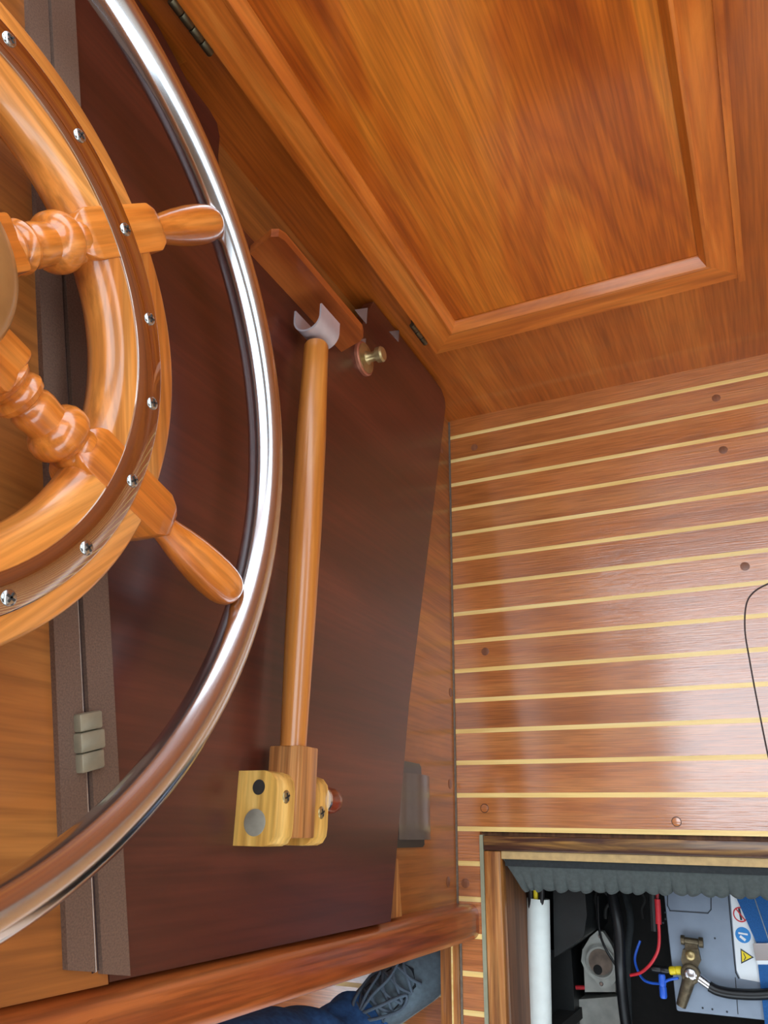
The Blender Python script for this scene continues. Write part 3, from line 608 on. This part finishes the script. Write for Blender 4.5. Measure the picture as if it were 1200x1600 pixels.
# terminal clamp
tm = thing('terminal_clamp', on_z(1080, 1500, ZB), 'corroded brass clamp on the battery post', 'clamp')
zc = ZB + .004
t0 = on_z(1080, 1520, ZB)
lathe('post_ring', t0, (0, 0, 1), [(0, .0165), (.016, .0165), (.018, .0145), (.0185, .011), (.016, .0105)], lead, tm, 28)
lathe('post_top', t0, (0, 0, 1), [(0, .0098), (.019, .0098), (.021, .007)], dull_steel, tm, 20)
t1 = on_z(1080, 1491, ZB)
prism('jaw', [on_z(u, v, ZB) for u, v in ((1068, 1482), (1092, 1482), (1096, 1500), (1090, 1512), (1070, 1512), (1065, 1498))], (0, 0, .013), lead, tm, .003)
lathe('nut', t1 + Vector((0, 0, .013)), (0, 0, 1), [(0, .0085), (.005, .0085), (.007, .006), (.0075, .002)], brass, tm, 6 * 4)
lathe('clamp_bolt', on_z(1064, 1468, ZB + .008), on_z(1104, 1474, ZB + .008) - on_z(1064, 1468, ZB + .008), [(0, .008), (.006, .008), (.0065, .0055), (.030, .0055), (.031, .0085), (.038, .0085)], lead, tm, 18)
prism('bolt_lug', [on_z(u, v, ZB) for u, v in ((1072, 1470), (1090, 1470), (1092, 1486), (1070, 1486))], (0, 0, .010), lead, tm, .003)
def limb(a_, b_, r0, r1, nm, mat): bm = bmesh.new(); add_tube(bm, [a_, (a_ + b_) / 2, b_], [r0, (r0 + r1) / 2, r1], 16); return finish(nm, bm, mat, tm, 'auto')
limb(on_z(1078, 1526, ZB + .010), on_z(1064, 1572, ZB + .008), .0115, .0085, 'lug', lead); limb(on_z(1086, 1524, ZB + .010), on_z(1112, 1543, ZB + .009), .0085, .0075, 'lug', dull_steel)
cable('battery_cable', [(1108, 1541, ZB + .009), (1122, 1548, ZB + .009), (1150, 1553, ZB + .010), (1200, 1553, ZB + .010), (1300, 1540, ZB + .01)], .0088, black_cable, 'black cable leading right from the battery clamp')
def conn(nm, a_, b_, r, mat, label):
    A, B_ = on_z(*a_, ZB + .006), on_z(*b_, ZB + .006); d = B_ - A; L_ = d.length
    o = lathe(nm, A, d, [(0, r * .8), (L_ * .08, r), (L_ * .45, r), (L_ * .5, r * .85), (L_ * .55, r), (L_ * .92, r), (L_, r * .75)], mat, None, 16); return tag(o, label, 'connector')
conn('crimp_connector', (1046, 1517), (1066, 1516), .0072, yel_m, 'yellow crimp connector beside the battery clamp'); conn('crimp_connector', (1034, 1522), (1037, 1560), .0065, blue_conn, 'blue crimp connector hanging left of the battery')
conn('crimp_connector', (1018, 1513), (1047, 1517), .006, black_cable, 'black plug joined to the yellow connector')
# strap over the battery
st = thing('webbing_strap', on_z(1180, 1480, ZB), 'blue webbing strap with a metal buckle over the battery', 'strap')
def band(pix, z, nm, mat, h=.0022): return prism(nm, [on_z(u, v, z) for u, v in pix], (0, 0, -h), mat, st, .0006)
band([(1150, 1402), (1176, 1398), (1202, 1474), (1184, 1478)], ZB + .008, 'strap_layer', strap_m); band([(1178, 1398), (1225, 1392), (1232, 1474), (1204, 1474)], ZB + .0055, 'strap_layer', strap_m); band([(1184, 1504), (1232, 1504), (1240, 1625), (1198, 1625)], ZB + .006, 'strap_layer', strap_m)
prism('buckle', [on_z(u, v, ZB + .010) for u, v in ((1176, 1474), (1232, 1473), (1234, 1500), (1181, 1501))], (0, 0, -.006), dull_steel, st, .0015)
prism('buckle_tab', [on_z(u, v, ZB + .0065) for u, v in ((1182, 1499), (1232, 1499), (1232, 1507), (1184, 1507))], (0, 0, -.004), lab_m, st)

# ------------------------------------------------------------------ leg of a person standing beyond the doorway
pe = thing('person', (-.17, -1.20, -.1245), 'person in blue jeans and grey lace-up shoe standing beyond the doorway', 'person')
def loft(name, secs, mat, par, n=32, smooth=True):   # secs: list of (centre, a-axis vec, b-axis vec)
    bm = bmesh.new(); rings = []
    for c, a_, b_, fn in secs:
        rings.append([bm.verts.new(Vector(c) + (Vector(a_) * math.cos(2 * PI * i / n) + Vector(b_) * math.sin(2 * PI * i / n)) * (fn(2 * PI * i / n) if fn else 1)) for i in range(n)])
    for a_, b_ in zip(rings, rings[1:]):
        for i in range(n): bm.faces.new((a_[i], a_[(i + 1) % n], b_[(i + 1) % n], b_[i]))
    bm.faces.new(rings[0][::-1]); bm.faces.new(rings[-1]); return finish(name, bm, mat, par, smooth)
axis_pts = spline([(-.226, -1.208, -.045), (-.240, -1.212, .03), (-.250, -1.206, .12), (-.258, -1.202, .22), (-.262, -1.204, .36), (-.264, -1.215, .50), (-.262, -1.235, .70), (-.262, -1.25, .92)], 12)
rad = lambda z: .062 + .020 * math.exp(-((z - .30) / .16) ** 2) + .022 * max(0, (z - .45)) / .45 + (.010 if z < -.01 else 0)
secs = []
for k, p in enumerate(axis_pts):
    z = p.z; r = rad(z); ph = z * 34
    amp = .105 * math.exp(-((z - .05) / .10) ** 2) + .014
    fn = (lambda A, ph: (lambda t: 1 + A * math.sin(ph * 1.7 + 2.2 * math.sin(t + .6)) + .5 * A * math.sin(2 * t + ph * .7) + .3 * A * math.sin(5 * t - ph)))(amp, ph)
    secs.append((p, (r, 0, 0), (0, r, 0), fn))
jl = loft('jeans_leg', secs, denim, pe, 48)
tube('hem', [Vector((-.226, -1.208, -.040)) + Vector((math.cos(t), math.sin(t), .06 * math.sin(2 * t))) * .070 for t in [2 * PI * i / 16 for i in range(17)]], .004, denim, jl, 8, 3)
# shoe, heel at the leg, toe towards the hatch
hd_ = Vector((.77, .64, 0)).normalized(); sd = Vector((-hd_.y, hd_.x, 0)); heel = Vector((-.270, -1.222, -.1245))
S = [(t_, w_ * 1.12, h_ * 1.06, 0) for t_, w_, h_, _q in [(0, .020, .055, .0), (.012, .032, .085, 0), (.04, .036, .100, 0), (.08, .038, .098, 0), (.11, .040, .088, 0), (.15, .044, .074, 0), (.19, .048, .062, 0), (.225, .048, .052, 0), (.255, .042, .044, 0), (.275, .028, .036, 0), (.283, .010, .026, 0)]]
secs = []
for t, w, h, _ in S:
    c = heel + hd_ * t + Vector((0, 0, .018 + h * .46)); secs.append((c, sd * w, Vector((0, 0, h * .54)), lambda q: 1 + (.12 if math.sin(q) < 0 else 0) * abs(math.cos(q))))
sh = loft('sneaker', secs, shoe_m, pe, 32)
secs = [(heel + hd_ * t + Vector((0, 0, .0130)), sd * (w + .004), Vector((0, 0, .0125)), None) for t, w, h, _ in S]
loft('sole', secs, sole_m, sh, 24)
def top(t, s):   # point on the upper of the shoe
    for (t0, w0, h0, _), (t1, w1, h1, _) in zip(S, S[1:]):
        if t0 <= t <= t1:
            f = (t - t0) / (t1 - t0); w = w0 + (w1 - w0) * f; h = h0 + (h1 - h0) * f; break
    q = math.asin(max(-1, min(1, s / w)))
    return heel + hd_ * t + sd * s + Vector((0, 0, .018 + h * .46 + h * .54 * math.cos(q)))
up = Vector((0, 0, .004))
prism('throat', [top(t, s) + Vector((0, 0, .0015)) for t, s in ((.065, .030), (.13, .032), (.195, .026), (.21, 0), (.195, -.026), (.13, -.032), (.065, -.030))], (0, 0, -.012), sock_m, sh)
for k in range(5):
    t = .088 + k * .024; w = .034 - k * .0014
    for s_ in (1, -1): tube('lace', [top(t, -w * s_) + up * .4, top(t + .009, -w * .4 * s_) + up * 1.5, top(t + .015, w * .4 * s_) + up * 1.7, top(t + .022, w * s_) + up * .4], .0032, lace_m, sh, 8, 6)
tube('lace', [top(.09, .0) + up * 2, top(.095, .022) + up * 4, top(.13, .040) + up * 2.5, top(.155, .034) + up * 2, top(.12, .018) + up * 3, top(.09, 0) + up * 2], .003, lace_m, sh, 8, 8)
tube('lace', [top(.09, .0) + up * 2, top(.105, -.02) + up * 4, top(.15, -.038) + up * 2.2, top(.175, -.026) + up * 2, top(.13, -.012) + up * 3, top(.09, 0) + up * 2], .003, lace_m, sh, 8, 8)
tube('lace', [top(.09, .0) + up * 2, top(.13, .01) + up * 3, top(.17, .015) + up * 2.2, top(.20, .030) + up * 1.2], .003, lace_m, sh, 8, 8)
lathe('lace_tip', top(.198, .029) + up * 1.3, (top(.21, .036) - top(.198, .029)), [(0, .0034), (.018, .0030)], lab_m, sh, 10)
